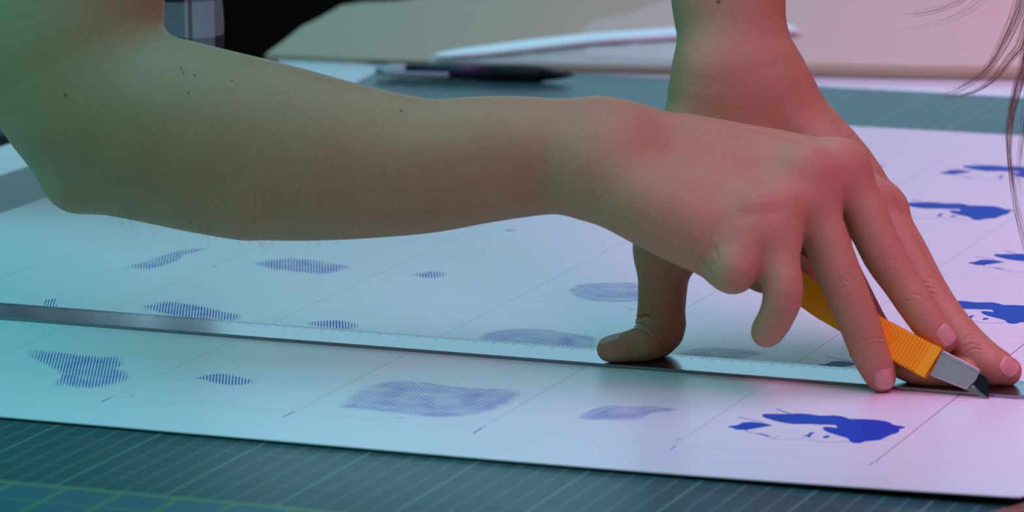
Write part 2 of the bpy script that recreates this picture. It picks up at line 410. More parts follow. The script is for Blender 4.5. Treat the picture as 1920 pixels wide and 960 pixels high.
# ------------------------------------------------------------------ implicit-surface modelling of the arms and hands
KD = 1.0/F_PX
class Chain:
    """smooth tube through (px, py, ddepth, radius px-at-depth or cm) ; a in view plane, b along the view"""
    def __init__(s, pts, n=4, ratio=1.0, cm=True):
        rows = []
        for q in pts:
            px, py, dd, r = q[:4]; b = q[4] if len(q) > 4 else ratio
            d = DM+dd; rr = r if cm else r*d*KD
            rows.append((*P(px, py, d), rr, rr*b))
        s.q = crom(rows, n) if n > 1 and len(rows) > 2 else np.array(rows, float)
        s.prep()
    def prep(s):
        q = s.q = s.q.astype(np.float64); s.round = bool(np.all(np.abs(q[:, 3]-q[:, 4]) < 1e-6))
        R = np.maximum(q[:-1, 3:].max(1), q[1:, 3:].max(1))[:, None]+1.8
        s.slo = np.minimum(q[:-1, :3], q[1:, :3])-R; s.shi = np.maximum(q[:-1, :3], q[1:, :3])+R
        s.lo = s.slo.min(0); s.hi = s.shi.max(0)
    def __call__(s, c):
        x, y, z, pl, ph = c
        if (pl > s.hi).any() or (ph < s.lo).any(): return FAR
        seg = np.nonzero(~((pl > s.shi) | (ph < s.slo)).any(1))[0]
        if not len(seg): return FAR
        o = None; q = s.q
        for i in seg:
            A = q[i]; ab = q[i+1, :3]-A[:3]; L2 = float(ab @ ab)+1e-9
            ux, uy, uz = (np.float32(k) for k in A[:3]); ax, ay, az = (np.float32(k) for k in ab)
            vx, vy, vz = x-ux, y-uy, z-uz
            t = np.clip((vx*ax+vy*ay+vz*az)*np.float32(1/L2), 0, 1)
            vx -= t*ax; vy -= t*ay; vz -= t*az
            a = np.float32(A[3])+t*np.float32(q[i+1, 3]-A[3])
            l2 = vx*vx+vy*vy+vz*vz
            if s.round: dd = np.sqrt(l2)-a
            else:
                b = np.float32(A[4])+t*np.float32(q[i+1, 4]-A[4]); de = vx*FW32[0]+vy*FW32[1]+vz*FW32[2]; de *= de
                ip2 = np.maximum(l2-de, 0); a2 = a*a; b2 = b*b
                ra, rb_ = ip2/a2, de/b2; k0 = np.sqrt(ra+rb_); k1 = np.sqrt(ra/a2+rb_/b2)+np.float32(1e-6)
                dd = np.where(k0 < .3, -.7*np.minimum(a, b), k0*(k0-1)/k1)
            o = dd if o is None else np.minimum(o, dd)
        return np.minimum(o, FAR)
FAR = np.float32(6.0); FW32 = FWD.astype(np.float32)
def ctx(p):
    p = np.asarray(p); x, y, z = (np.ascontiguousarray(p[:, i], dtype=np.float32) for i in range(3))
    return x, y, z, np.array([x.min(), y.min(), z.min()]), np.array([x.max(), y.max(), z.max()])
def full(d, c): return d+np.zeros_like(c[0])
def smin(a, b, k):
    if a is FAR: return b
    if b is FAR: return a
    h = np.maximum(k-np.abs(a-b), 0)/k
    return np.minimum(a, b)-h*h*k*.25
def blend(p, chains, k):
    d = chains[0](p)
    for c in chains[1:]: d = smin(d, c(p), k)
    return d

CORN = np.array([[i >> 2 & 1, i >> 1 & 1, i & 1] for i in range(8)])
EDG = [(a, b) for a in range(8) for b in range(a+1, 8) if bin(a ^ b).count('1') == 1]
def surface(F, lo, hi, h):
    """sparse surface nets"""
    B = 8; nb = np.ceil((hi-lo)/(B*h)).astype(int)
    ax = [np.arange(k) for k in nb]; bi = np.stack(np.meshgrid(*ax, indexing='ij'), -1).reshape(-1, 3)
    cen = lo+(bi+.5)*B*h
    sb = bi//6; od = np.argsort((sb[:, 0]*1000+sb[:, 1])*1000+sb[:, 2], kind='stable'); bi = bi[od]; cen = cen[od]
    d0 = np.concatenate([F(c) for c in np.array_split(cen, max(1, len(cen)//300))])
    bi = bi[np.abs(d0) < B*h*1.2]
    gi = np.stack(np.meshgrid(*[np.arange(B+1)]*3, indexing='ij'), -1).reshape(-1, 3)
    N = nb*B+2
    sb = bi//4; bi = bi[np.argsort((sb[:, 0]*1000+sb[:, 1])*1000+sb[:, 2], kind='stable')]
    ids, pos, fac = [], [], []
    for ch in np.array_split(bi, max(1, len(bi)//24)):
        pts = (lo+(ch[:, None]*B+gi[None])*h).reshape(-1, 3)
        V = F(pts).reshape(len(ch), B+1, B+1, B+1); S = V < 0
        cs = np.stack([S[:, c[0]:B+c[0], c[1]:B+c[1], c[2]:B+c[2]] for c in CORN], -1)
        sm = cs.sum(-1); act = (sm > 0) & (sm < 8); w_ = np.argwhere(act)
        if len(w_):
            val = np.stack([V[w_[:, 0], w_[:, 1]+c[0], w_[:, 2]+c[1], w_[:, 3]+c[2]] for c in CORN], -1)
            acc = np.zeros((len(w_), 3)); cnt = np.zeros(len(w_))
            for a, b in EDG:
                va, vb = val[:, a], val[:, b]; x = (va < 0) != (vb < 0)
                t = np.where(x, va/(va-vb+1e-12), 0)
                acc += np.where(x[:, None], CORN[a]+t[:, None]*(CORN[b]-CORN[a]), 0); cnt += x
            gc = ch[w_[:, 0]]*B+w_[:, 1:]
            ids.append((gc[:, 0]*N[1]+gc[:, 1])*N[2]+gc[:, 2]); pos.append(lo+(gc+acc/cnt[:, None])*h)
        for axn in range(3):
            e = [0, 0, 0]; e[axn] = 1
            A = S[:, :B, :B, :B]; Bb = S[:, e[0]:B+e[0], e[1]:B+e[1], e[2]:B+e[2]]
            q = np.argwhere(A != Bb)
            if not len(q): continue
            n0 = ch[q[:, 0]]*B+q[:, 1:]; ins = A[q[:, 0], q[:, 1], q[:, 2], q[:, 3]]
            u, v = (axn+1) % 3, (axn+2) % 3; quad = []
            for du, dv in ((-1, -1), (0, -1), (0, 0), (-1, 0)):
                c = n0.copy(); c[:, u] += du; c[:, v] += dv
                quad.append((c[:, 0]*N[1]+c[:, 1])*N[2]+c[:, 2])
            quad = np.stack(quad, 1); quad[~ins] = quad[~ins][:, ::-1]; fac.append(quad)
    ids = np.concatenate(ids); pos = np.concatenate(pos); fac = np.concatenate(fac)
    o = np.argsort(ids); ids = ids[o]; pos = pos[o]
    ix = np.clip(np.searchsorted(ids, fac), 0, len(ids)-1); ok = np.all(ids[ix] == fac, axis=1)
    return pos, ix[ok]
def grad(F, p, e=.06):
    if len(p) > 4000:
        k = np.argsort(np.floor(p[:, 0]/3)*1e6+np.floor(p[:, 1]/3)*1e3+np.floor(p[:, 2]/3), kind='stable'); o = np.empty_like(p)
        for c in np.array_split(k, len(p)//2500): o[c] = grad(F, p[c], e)
        return o
    g_ = np.stack([F(p+np.eye(3)[i]*e)-F(p-np.eye(3)[i]*e) for i in range(3)], 1)
    return g_/(np.linalg.norm(g_, axis=1)[:, None]+1e-9)
def march(F, pxs, d0=-14, d1=14):
    """first surface point along the photograph's ray (used to place creases, moles and nails on the skin)"""
    pxs = np.asarray(pxs, float)
    r = FWD+RGT*((pxs[:, :1]-960)/F_PX)-UPV*((pxs[:, 1:2]-480)/F_PX)
    t = np.full(len(pxs), DM+d0)
    for _ in range(140): t = np.minimum(t+np.clip(F(CAM+r*t[:, None]), -.5, 2.0)*.6, DM+d1)
    return CAM+r*t[:, None]
def seg_dist(v, pl):
    best = np.full(len(v), 9.)
    for a, b in zip(pl[:-1], pl[1:]):
        ab = b-a; t = np.clip(((v-a) @ ab)/(ab @ ab+1e-9), 0, 1)
        best = np.minimum(best, np.linalg.norm(v-a-t[:, None]*ab, axis=1))
    return best
def build_arm(name, F, lo, hi, h, grooves, spots, moles, bumps=()):
    v, f = surface(F, lo, hi, h)
    gl_ = [np.asarray(crom(pl, 4) if len(pl) > 2 else pl, float) for pl, _, _ in grooves]
    cs_ = np.cumsum([0]+[len(a) for a in gl_]); allq = march(F, np.vstack(gl_+[np.array([a for a, *_ in list(spots)+list(moles)], float).reshape(-1, 2)]))
    pq = list(allq[cs_[-1]:]); gq = [allq[cs_[k]:cs_[k+1]] for k in range(len(grooves))]
    near = np.zeros(len(v), bool)
    for q in gq:
        m = np.nonzero(np.all((v > q.min(0)-.3) & (v < q.max(0)+.3), axis=1))[0]
        near[m[seg_dist(v[m], q) < .22]] = True
    me = bpy.data.meshes.new(name)
    def fill(me, v, fs):
        me.clear_geometry(); me.vertices.add(len(v)); me.vertices.foreach_set('co', np.asarray(v, 'f').ravel())
        me.loops.add(4*len(fs)); me.loops.foreach_set('vertex_index', fs.astype('i').ravel())
        me.polygons.add(len(fs)); me.polygons.foreach_set('loop_start', np.arange(0, 4*len(fs), 4, dtype='i')); me.update(calc_edges=True)
    fill(me, v, f)
    bm = bmesh.new(); bm.from_mesh(me)
    es = [e for e in bm.edges if near[e.verts[0].index] and near[e.verts[1].index]]
    bmesh.ops.subdivide_edges(bm, edges=es, cuts=2, use_grid_fill=True)
    bm.to_mesh(me); bm.free()
    v = np.empty(3*len(me.vertices), 'f'); me.vertices.foreach_get('co', v); v = v.reshape(-1, 3).astype(float)
    n = np.empty(3*len(me.vertices), 'f'); me.vertex_normals.foreach_get('vector', n); n = n.reshape(-1, 3)
    disp = np.zeros(len(v))
    for q, (pl, dep, wd) in zip(gq, grooves):
        m = np.nonzero(np.all((v > q.min(0)-.5) & (v < q.max(0)+.5), axis=1))[0]
        ds = seg_dist(v[m], q); tpr = 1.0
        disp[m] -= dep*(np.exp(-(ds/wd)**2)-.35*np.exp(-((ds-2.1*wd)/(1.1*wd))**2))
    v = v+n*disp[:, None]
    bl = np.zeros(len(v)); mo = np.zeros(len(v))
    for (px, py), r, s_ in spots:
        q = pq.pop(0); bl = np.maximum(bl, s_*np.exp(-(np.linalg.norm(v-q, axis=1)/r)**2))
    for (px, py), r in moles:
        q = pq.pop(0); mo = np.maximum(mo, np.clip(1.4-np.linalg.norm(v-q, axis=1)/r, 0, 1))
    # darker lines in the folds themselves are left to the light
    me.vertices.foreach_set('co', (v*CM).astype('f').ravel())
    me.polygons.foreach_set('use_smooth', np.ones(len(me.polygons), bool)); me.update()
    for nm, a in (('blush', bl), ('mole', mo)):
        at = me.attributes.new(nm, 'FLOAT', 'POINT'); at.data.foreach_set('value', a.astype('f'))
    return link(name, me, M_SKIN)
def nail(F, p0, tdir, W, Ln, parent, lift=.012):
    n = grad(F, p0[None])[0]; t = tdir-n*(tdir @ n); t /= np.linalg.norm(t); s_ = np.cross(n, t)
    nu, nv = 13, 13; g_ = []; ed = []
    for j in range(nv):
        for i in range(nu):
            u = -1+2*i/(nu-1); v = -1+2*j/(nv-1)
            ww = W*(1-.16*max(0, -v)**2-.05*max(0, v)); vv = v*Ln/2
            if v < 0: vv *= 1-.22*u*u*(-v)
            else: vv *= 1-.13*u*u*v
            g_.append(p0+t*vv+s_*u*ww+n*(.10-.35*u*u*W)); ed.append(.8 if v > .90 else max(0, (v-.78)/.12*.4))
    g_ = np.array(g_)
    for _ in range(8): g_ = g_-grad(F, g_)*F(g_)[:, None]*.7
    gn = grad(F, g_)
    uu = np.array([(-1+2*(k % nu)/(nu-1)) for k in range(nu*nv)]); vv = np.array([(-1+2*(k//nu)/(nv-1)) for k in range(nu*nv)])
    off = lift+.028*(1-uu**4)*(1-np.clip(-vv, 0, 1)**6)+.025*np.clip(vv-.6, 0, 1)
    top = g_+gn*off[:, None]; bot = g_-gn*.03
    v = np.vstack([top, bot]); f = []; n0 = nu*nv
    for j in range(nv-1):
        for i in range(nu-1):
            a = j*nu+i; f.append((a, a+1, a+nu+1, a+nu)); f.append((n0+a, n0+a+nu, n0+a+nu+1, n0+a+1))
    rim = [i for i in range(nu)]+[j*nu+nu-1 for j in range(1, nv)]+[(nv-1)*nu+i for i in range(nu-2, -1, -1)]+[j*nu for j in range(nv-2, 0, -1)]
    for a, b in zip(rim, rim[1:]+rim[:1]): f.append((a, n0+a, n0+b, b))
    me = mesh_np('fingernail', v, f)
    at = me.attributes.new('edge', 'FLOAT', 'POINT'); at.data.foreach_set('value', np.array(ed+ed, 'f'))
    o = link('fingernail', me, M_NAIL); o.parent = parent; return o

# ---- right arm (holds the cutter): forearm crosses the picture from the left
AR = [(-180,-1250,24,185,.95),(-20,-800,15,198,.95),(85,-420,8.5,205,.95),(105,-120,6,203,.95),(118,60,4.6,190,.95),(138,128,4.1,176,.95),(165,190,3.6,152,.95)]
FO = [(180,205,3.6,154,.95),(235,225,3.3,166,.92),(300,240,3.1,172,.9),(400,264,2.8,172,.88),(500,283,2.5,167,.86),(600,297,2.1,154,.86),(700,307,1.7,139,.86),(800,311,1.3,126,.88),(900,300,1.0,119,.9),(980,294,.8,113,.95),(1060,293,.6,106,1.0),(1140,297,.4,100,1.02)]
c_arm = Chain(AR, 7, cm=False); c_for = Chain(FO, 8, cm=False)
c_ole = Chain([(178,300,3.6,86),(140,338,3.7,54)], 1, cm=False)
c_uln = Chain([(150,342,3.0,46),(300,360,2.2,50),(450,372,1.6,66)], 2, cm=False)
palmR = [Chain([(1120,256,1.2,54),(1250,264,1.6,55),(1400,287,1.8,50),(1580,318,1.6,45)], 3, cm=False),
         Chain([(1120,285,.2,66),(1250,300,.3,60),(1400,322,.2,52),(1512,334,.0,45),(1524,368,-.3,43)], 3, cm=False),
         Chain([(1120,320,-.6,66),(1240,350,-1.1,62),(1360,378,-1.5,57),(1448,402,-1.7,49),(1458,440,-2.1,42)], 3, cm=False),
         Chain([(1120,338,-.8,60),(1220,385,-1.8,60),(1310,420,-2.3,60),(1380,452,-2.7,52),(1385,488,-3.2,42)], 3, cm=False),
         Chain([(1480,360,-.9,34),(1486,378,-1.2,30)], 1, cm=False), Chain([(1415,415,-2.4,46),(1422,432,-2.7,36)], 1, cm=False), Chain([(1548,330,.7,34),(1556,352,.5,30)], 1, cm=False),
         Chain([(1140,342,-.8,58),(1220,398,-2.0,58),(1290,440,-2.4,56),(1330,468,-2.6,48)], 3, cm=False),
         Chain([(1150,300,1.6,60),(1280,350,2.4,62),(1380,410,2.4,52)], 3, cm=False)]
fgR = [Chain([(1580,316,1.6,44),(1618,392,1.0,42),(1655,475,.6,40),(1690,530,.4,36),(1718,572,.2,35),(1745,612,.05,32),(1768,637,.0,27)], 3, cm=False),
       Chain([(1512,332,0,44),(1540,425,-.7,43),(1575,518,-1.1,42),(1605,590,-1.15,39),(1627,650,-.9,37),(1643,688,-.5,33),(1652,708,-.3,28)], 3, cm=False),
       Chain([(1455,402,-1.7,40),(1460,480,-2.8,39),(1468,548,-3.5,38),(1457,590,-3.2,34),(1442,616,-2.4,32),(1437,623,-1.0,29)], 3, cm=False),
       Chain([(1386,456,-2.8,42),(1381,490,-3.5,40),(1376,513,-3.8,38),(1366,510,-3.0,34),(1364,496,-1.9,30),(1372,482,-.6,27)], 3, cm=False),
       Chain([(1250,340,2.2,55),(1370,440,3.4,48),(1440,490,3.8,42),(1490,515,3.7,40),(1560,562,3.4,34)], 3, cm=False)]
knR = [Chain([(1574,300,1.1,30),(1583,313,1.05,30)], 1, cm=False), Chain([(1504,314,-.55,30),(1515,326,-.55,30)], 1, cm=False)]
tdR = [Chain([(1130,206,.7,9),(1300,242,.6,11),(1450,277,.4,12),(1508,300,-.1,15)], 3, cm=False), Chain([(1290,238,1.4,9),(1450,262,1.5,12),(1560,286,1.3,15)], 3, cm=False)]
def F_R(p):
    p = ctx(p)
    a = smin(c_arm(p), c_for(p), 1.1); a = smin(a, c_ole(p), 1.3); a = smin(a, c_uln(p), 1.0)
    pal = blend(p, palmR, 1.3)
    pal = smin(pal, blend(p, knR, .3), .8); pal = smin(pal, blend(p, tdR, .2), .7)
    a = smin(a, pal, 1.3)
    f = fgR[0](p)
    for c in fgR[1:]: f = smin(f, c(p), .10)
    return full(smin(a, f, .8), p)

# ---- left arm (presses the ruler): forearm comes down from the top
zc = CT+.16
def dz(px, py, z): return depth(T(px, py, z))-DM
dTh = dz(1140, 655, zc+.62); dI = dz(1812, 700, zc+.62); dMi = dz(1886, 697, zc+.60)
dRi = dz(1872, 684, CT+.62); dPi = dz(1800, 640, CT+.6)
c_fl = Chain([(380,-1420,46,180,.95),(820,-1160,28,170,.95),(1080,-900,18,165,.95),(1220,-600,13,150,.95),(1330,-280,10,125,.9),(1360,-80,8.2,110,.85),(1366,0,7.6,107,.82),(1372,60,7.2,103,.8),(1378,110,7.0,106,.75),(1395,170,6.8,118,.7)], 4, cm=False)
palmL = [Chain([(1340,150,6.2,62),(1400,280,5.8,62),(1480,380,5.2,56),(1545,458,4.5,44)], 3, cm=False),
         Chain([(1400,140,6.8,66),(1480,240,6.4,62),(1570,315,5.6,52),(1630,382,4.8,43)], 3, cm=False),
         Chain([(1425,135,7.8,62),(1500,225,7.8,60),(1590,310,7.4,50),(1655,395,6.8,40)], 3, cm=False),
         Chain([(1420,140,9.0,56),(1500,240,9.6,54),(1580,350,9.4,48),(1640,440,8.8,36)], 3, cm=False),
         Chain([(1335,150,6.2,58),(1300,280,6.4,78),(1265,390,6.8,66),(1245,470,6.9,50)], 3, cm=False),
         Chain([(1330,330,6.2,70),(1400,430,5.9,66),(1480,500,5.0,52),(1530,530,4.6,44)], 3, cm=False),
         Chain([(1258,440,6.7,46),(1330,470,6.0,38),(1430,505,5.4,36)], 3, cm=False)]
fgL = [Chain([(1262,420,6.9,60),(1246,470,6.9,53),(1243,530,7.0,47),(1240,580,7.0,45),(1237,617,dz(1237,617,zc+1.22),47),(1214,641,dz(1214,641,zc+.88),36),(1182,649,dz(1182,649,zc+.73),30),(1152,654,dTh,26),(1143,655,dTh,24)], 3, cm=False),
       Chain([(1545,460,4.5,44),(1590,550,3.2,43),(1636,630,2.0,40),(1685,672,1.2,34),(1728,691,.75,33),(1775,697,.45,30),(1812,699,dI,27)], 3, cm=False),
       Chain([(1630,384,4.8,42),(1682,460,3.6,40),(1728,543,2.5,40),(1772,600,1.6,36),(1816,652,.8,36),(1856,684,.2,33),(1888,696,dMi,28)], 3, cm=False),
       Chain([(1655,396,6.8,40),(1702,470,5.6,36),(1742,545,4.4,35),(1780,598,3.4,32),(1818,642,2.5,32),(1850,668,1.9,29),(1876,682,dRi,25)], 3, cm=False),
       Chain([(1640,440,8.8,35),(1680,510,7.6,32),(1715,570,6.6,30),(1760,612,5.6,27),(1800,640,dPi,23)], 3, cm=False)]
tdL = [Chain([(1385,120,6.2,6),(1430,170,5.6,7),(1490,235,5.2,7)], 3, cm=False), Chain([(1452,60,6.6,5),(1475,140,6.2,6),(1540,230,6.0,7)], 3, cm=False)]
knL = [Chain([(1640,366,4.3,26),(1648,374,4.3,26)], 1, cm=False), Chain([(1664,376,6.4,26),(1670,384,6.4,26)], 1, cm=False)]
def F_L(p):
    p = ctx(p)
    a = smin(c_fl(p), blend(p, palmL, 1.3), 1.3); a = smin(a, blend(p, tdL, .2), .6); a = smin(a, blend(p, knL, .2), .6)
    f = fgL[0](p)
    for c in fgL[1:]: f = smin(f, c(p), .10)
    return full(smin(a, f, .6), p)

person = empty('person', P(-700, 130, DM+66)*[1, 1, 0]+[0, 0, -75.5])
tag(person, 'person in a checked shirt leaning over, cutting along the ruler with both hands', 'person')

def bounds(chs): return np.min([c.lo for c in chs], 0)-.3, np.max([c.hi for c in chs], 0)+.3
def arc(cx, cy, rx, ry, a0, a1, rot=0, n=5):
    o = []
    for a in np.linspace(math.radians(a0), math.radians(a1), n):
        x, y = rx*math.cos(a), ry*math.sin(a); r = math.radians(rot)
        o.append((cx+x*math.cos(r)-y*math.sin(r), cy+x*math.sin(r)+y*math.cos(r)))
    return o
gr = []
# knuckle wrinkles of the near hand (middle and index finger), finger-end creases, palm edge folds
for cx, cy, rot in ((1588,513,-22),(1668,478,-26)):
    for k, (rx, ry, a0, a1) in enumerate(((6,9,30,210),(12,16,-60,110),(13,17,130,250),(19,24,-30,95),(20,25,150,235))):
        gr.append((arc(cx+rng.normal()*1.2, cy+rng.normal()*1.2, rx, ry, a0, a1, rot), .013, .055))
gr += [([(1618,642),(1636,634),(1656,636)], .03, .05), ([(1622,650),(1640,642),(1658,646)], .025, .05),
       ([(1712,552),(1728,556),(1742,568)], .025, .05), ([(1700,566),(1716,562)], .02, .05),
       ([(1462,585),(1482,575),(1504,566)], .02, .05), ([(1462,600),(1485,588),(1503,582)], .02, .05), ([(1470,562),(1500,548)], .015, .05),
       ([(1306,452),(1313,478),(1309,502)], .035, .10), ([(1294,444),(1300,470),(1293,496)], .03, .09), ([(1316,486),(1328,506),(1342,528)], .05, .10), ([(1338,462),(1345,486),(1330,506)], .03, .11),
       ([(1266,440),(1274,458),(1270,476)], .02, .09), ([(1281,448),(1288,468),(1283,486)], .025, .09), ([(1150,400),(1185,420),(1225,445)], .03, .07),
       ([(1112,360),(1118,385),(1130,402)], .035, .08), ([(1128,368),(1134,388)], .03, .07),
       ([(200,330),(260,350),(330,374)], .035, .22), ([(250,345),(290,358),(322,372)], .012, .08)]
for k in range(26):                       # dry wrinkled skin over the elbow
    a, b = 62+rng.random()*95, 270+rng.random()*115; a2 = (rng.random()-.5)*1.2
    gr.append(([(a, b), (a+9*math.cos(a2), b+9*math.sin(a2)+4), (a+18*math.cos(a2), b+18*math.sin(a2)+3)], .006, .06))
sp = [((1655,720),1.1,.75), ((1765,640),1.0,.7), ((1580,515),.9,.35), ((1662,478),.9,.35), ((1520,330),1.5,.5), ((1588,310),1.3,.5), ((1440,640),.8,.3), ((1470,560),.9,.25), ((1395,510),1.5,.2), ((1455,390),1.3,.3), ((1350,300),2.5,.12)]
mo = [((123,178),.07),((340,129),.055),((344,137),.07),((365,141),.07),((353,174),.06),((435,151),.05),((503,119),.07),((752,208),.075),((200,87),.045)]
lo, hi = bounds([c_arm, c_for, c_ole, *palmR, *fgR])
armR = build_arm('right_arm', F_R, lo, hi, .085, gr, sp, mo)
keep(armR, person); armR['label'] = 'bare right arm with the hand gripping the yellow cutter'
def Pv(ax, ay, bx, by): return RGT*(bx-ax)-UPV*(by-ay)
for (cx, cy), (tx, ty), W, Ln in (((1660,711),(1666,742),.52,1.05), ((1776,627),(1800,652),.50,.98)):
    nail(F_R, march(F_R, [(cx, cy)])[0], Pv(cx, cy, tx, ty), W, Ln, armR)

gl = [([(1190,598),(1215,592),(1240,612),(1250,628)], .07, .055), ([(1188,610),(1205,606),(1226,622),(1235,634)], .07, .055), ([(1186,618),(1200,620),(1222,630)], .05, .05),
      ([(1718,548),(1734,540),(1752,540)], .03, .05), ([(1724,560),(1742,550),(1758,552)], .03, .05), ([(1714,538),(1730,530),(1742,530)], .02, .05),
      ([(1808,650),(1822,644),(1836,648)], .035, .05), ([(1812,662),(1826,654),(1840,656)], .03, .05), ([(1806,640),(1820,634)], .02, .05),
      ([(1808,636),(1818,628),(1826,628)], .03, .05), ([(1742,520),(1756,522)], .03, .05)]
for k in range(16):
    a, b = 1480+rng.random()*110, 150+rng.random()*110; gl.append(([(a, b), (a+6, b+9)], .010, .05))
sl = [((1135,655),1.2,.7), ((1895,705),1.0,.8), ((1830,660),.8,.45), ((1738,548),.9,.35), ((1240,640),1.0,.35), ((1300,540),1.0,.9), ((1665,375),1.3,.35), ((1420,200),3,.15), ((1870,715),.8,.5)]
lo, hi = bounds([c_fl, *palmL, *fgL])
armL = build_arm('left_arm', F_L, lo, hi, .085, gl, sl, [((1347,4),.10)])
keep(armL, person); armL['label'] = 'bare left forearm and hand pressing the ruler down'
nail(F_L, march(F_L, [(1892,687)])[0], Pv(1878,680,1906,696), .50, 1.0, armL)
ic = P(1148, 648, DM+dTh); dirn = np.array([-.25, -.12, .97])
for _ in range(40): ic = ic+dirn*(-F_L(ic[None])[0])*.6
nail(F_L, ic, Pv(1180, 650, 1125, 648), .62, 1.2, armL)

# fine hairs along the forearm
def hairs(spec, name, parent, F, m):
    V, Fc = [], []
    P0 = march(F, [q[:2] for q in spec]); G0 = grad(F, P0); F0 = F(P0)
    for (px, py, ang, ln), p0, n, f0 in zip(spec, P0, G0, F0):
        if f0 > .1: continue
        a = math.radians(ang); d1 = RGT*math.cos(a)-UPV*math.sin(a)
        pts = [p0, p0+(d1*.6+n*.35)*ln*.5, p0+(d1*1.1+n*.25-UPV*.1)*ln]
        v, f = tube_np(crom(pts, 3), [.0035, .0035, .003, .003, .0025, .002, .0015], 3)
        k = len(V); V += v; Fc += [tuple(i+k for i in q) for q in f]
    o = link(name, mesh_np(name, V, Fc), m); o['kind'] = 'stuff'; o.parent = parent; return o
M_AH = mat('arm_hair', (.10, .06, .04), .5)[0]
spec = []
for k in range(60):
    x = 200+rng.random()*430; yb = np.interp(x, [200,260,340,420,500,580,640], [400,408,425,441,450,451,449])
    spec.append((x, yb-2-rng.random()*14, 40+rng.random()*50, .35+rng.random()*.45))
for k in range(45):
    x = 400+rng.random()*500; yt = np.interp(x, [400,500,600,700,780,900], [90,115,143,168,183,179])
    spec.append((x, yt+3+rng.random()*12, -50+rng.random()*40, .25+rng.random()*.35))
hairs(spec, 'arm_hair', armR, F_R, M_AH)

# ------------------------------------------------------------------ yellow snap-off cutter
CT_TIP = T(1853, 748, CT+.01); CT_END = P(1395, 468, DM+2.1)
ax_ = CT_END-CT_TIP; CL = np.linalg.norm(ax_); ax_ /= CL
nrm = -FWD-ax_*(-FWD @ ax_); nrm /= np.linalg.norm(nrm)          # broad face looks to the camera
sid = np.cross(nrm, ax_)                                          # across the handle
cut = empty('box_cutter', CT_TIP)
tag(cut, 'yellow snap-off box cutter with ribbed grip and black-tipped blade in right hand', 'box cutter')
def loc(u, s_, n_): return CT_TIP+ax_*u+sid*s_+nrm*n_
sgn = 1.0 if (UPV @ sid) > 0 else -1.0                            # +s = upper edge in view
def extr(name, outline, n0, n1, m, bev=0.):
    """outline in (u, s) on the cutter's broad face, extruded along its normal"""
    bm = bmesh.new(); a = [bm.verts.new(Vector(loc(u, sgn*s_, n1)*CM)) for u, s_ in outline]
    f = bm.faces.new(a); r = bmesh.ops.extrude_face_region(bm, geom=[f])
    for e in r['geom']:
        if isinstance(e, bmesh.types.BMVert): e.co += Vector(nrm*(n0-n1)*CM)
    bmesh.ops.recalc_face_normals(bm, faces=bm.faces[:])
    if bev: bmesh.ops.bevel(bm, geom=bm.edges[:], offset=bev*CM, segments=2, affect='EDGES', profile=.5)
    me = bpy.data.meshes.new(name); bm.to_mesh(me); bm.free()
    return keep(link(name, me, m), cut)
M_YEL = mat('yellow_plastic', (1.0, .50, .012), .38)[0]
M_BLADE = mat('blade_steel', (.62, .62, .64), .28, 1.)[0]; M_HOLD = mat('holder_steel', (.72, .71, .72), .36, .9)[0]; M_BLK = mat('black_blade', (.012, .018, .03), .35, .4)[0]
def us(px, py):                                                   # pixel on the broad face -> (u, s)
    r = FWD+RGT*((px-960)/F_PX)-UPV*((py-480)/F_PX); t = ((CT_TIP-CAM) @ nrm)/(r @ nrm); q = CAM+r*t-CT_TIP
    return float(q @ ax_), sgn*float(q @ sid)
hold = [us(*q) for q in ((1744,704),(1764,663),(1838,696),(1832,711),(1812,731))]
extr('blade_holder', hold+[], -.16, .14, M_HOLD, .03)
rail = [us(*q) for q in ((1764,662),(1770,658),(1838,694),(1836,699))]
extr('holder_rail', rail, -.20, .20, M_HOLD, .02)
bl = [us(*q) for q in ((1825,722),(1833,697),(1853,710),(1854,748))]
extr('blade', bl, -.03, .03, M_BLK)
ed = [us(*q) for q in ((1809,730.5),(1823,726.5),(1853.5,746),(1847,747))]
extr('blade_edge', ed, -.025, .04, M_BLADE)
g0 = us(1751, 682)
ribs = []
U0, U1 = g0[0], us(1640, 606)[0]; nr = 17
for k in range(nr):                                               # saw-tooth ribs along both edges
    u = U0+.55+(U1-U0-.55)*k/nr; du = (U1-U0-.55)/nr
    ribs += [(u, 0), (u+du*.55, 1), (u+du*.8, 1)]
HW = .78
gcen = lambda u: np.interp(u, [g0[0], us(1640,628)[0], us(1500,545)[0], CL], [g0[1], us(1648,628)[1], us(1512,552)[1], 0.0])
up = [(U0, HW)]+[(U0+.5, HW)]+[(u, HW+(.0 if t else -.10)) for u, t in ribs]+[(U1+.4, HW-.04), (U1+2.5, .72), (CL-1.0, .66), (CL-.3, .5)]
out = [(u, gcen(u)+h_) for u, h_ in up]+[(u, gcen(u)-h_) for u, h_ in up[::-1]]
extr('handle', out, -.42, .34, M_YEL, 0)
for k in range(nr):                                               # raised ribs across the broad face
    u = U0+.55+(U1-U0-.55)*(k+.35)/nr; du = (U1-U0-.55)/nr*.30
    extr('grip_rib', [(u-du, gcen(u)+.72), (u+du, gcen(u)+.72), (u+du, gcen(u)-.72), (u-du, gcen(u)-.72)], .30, .41, M_YEL, .035)
extr('end_cap', [(CL-1.3, .62), (CL-.1, .5), (CL, .1), (CL-.1, -.5), (CL-1.3, -.62)], -.40, .37, M_BLACKPL, .05)
extr('slide_rail', [(U1+.2, gcen(U1)+.80), (U1+2.4, gcen(U1+2.4)+.76), (U1+2.4, gcen(U1+2.4)+.66), (U1+.2, gcen(U1)+.68)], -.14, .12, M_HOLD, .02)

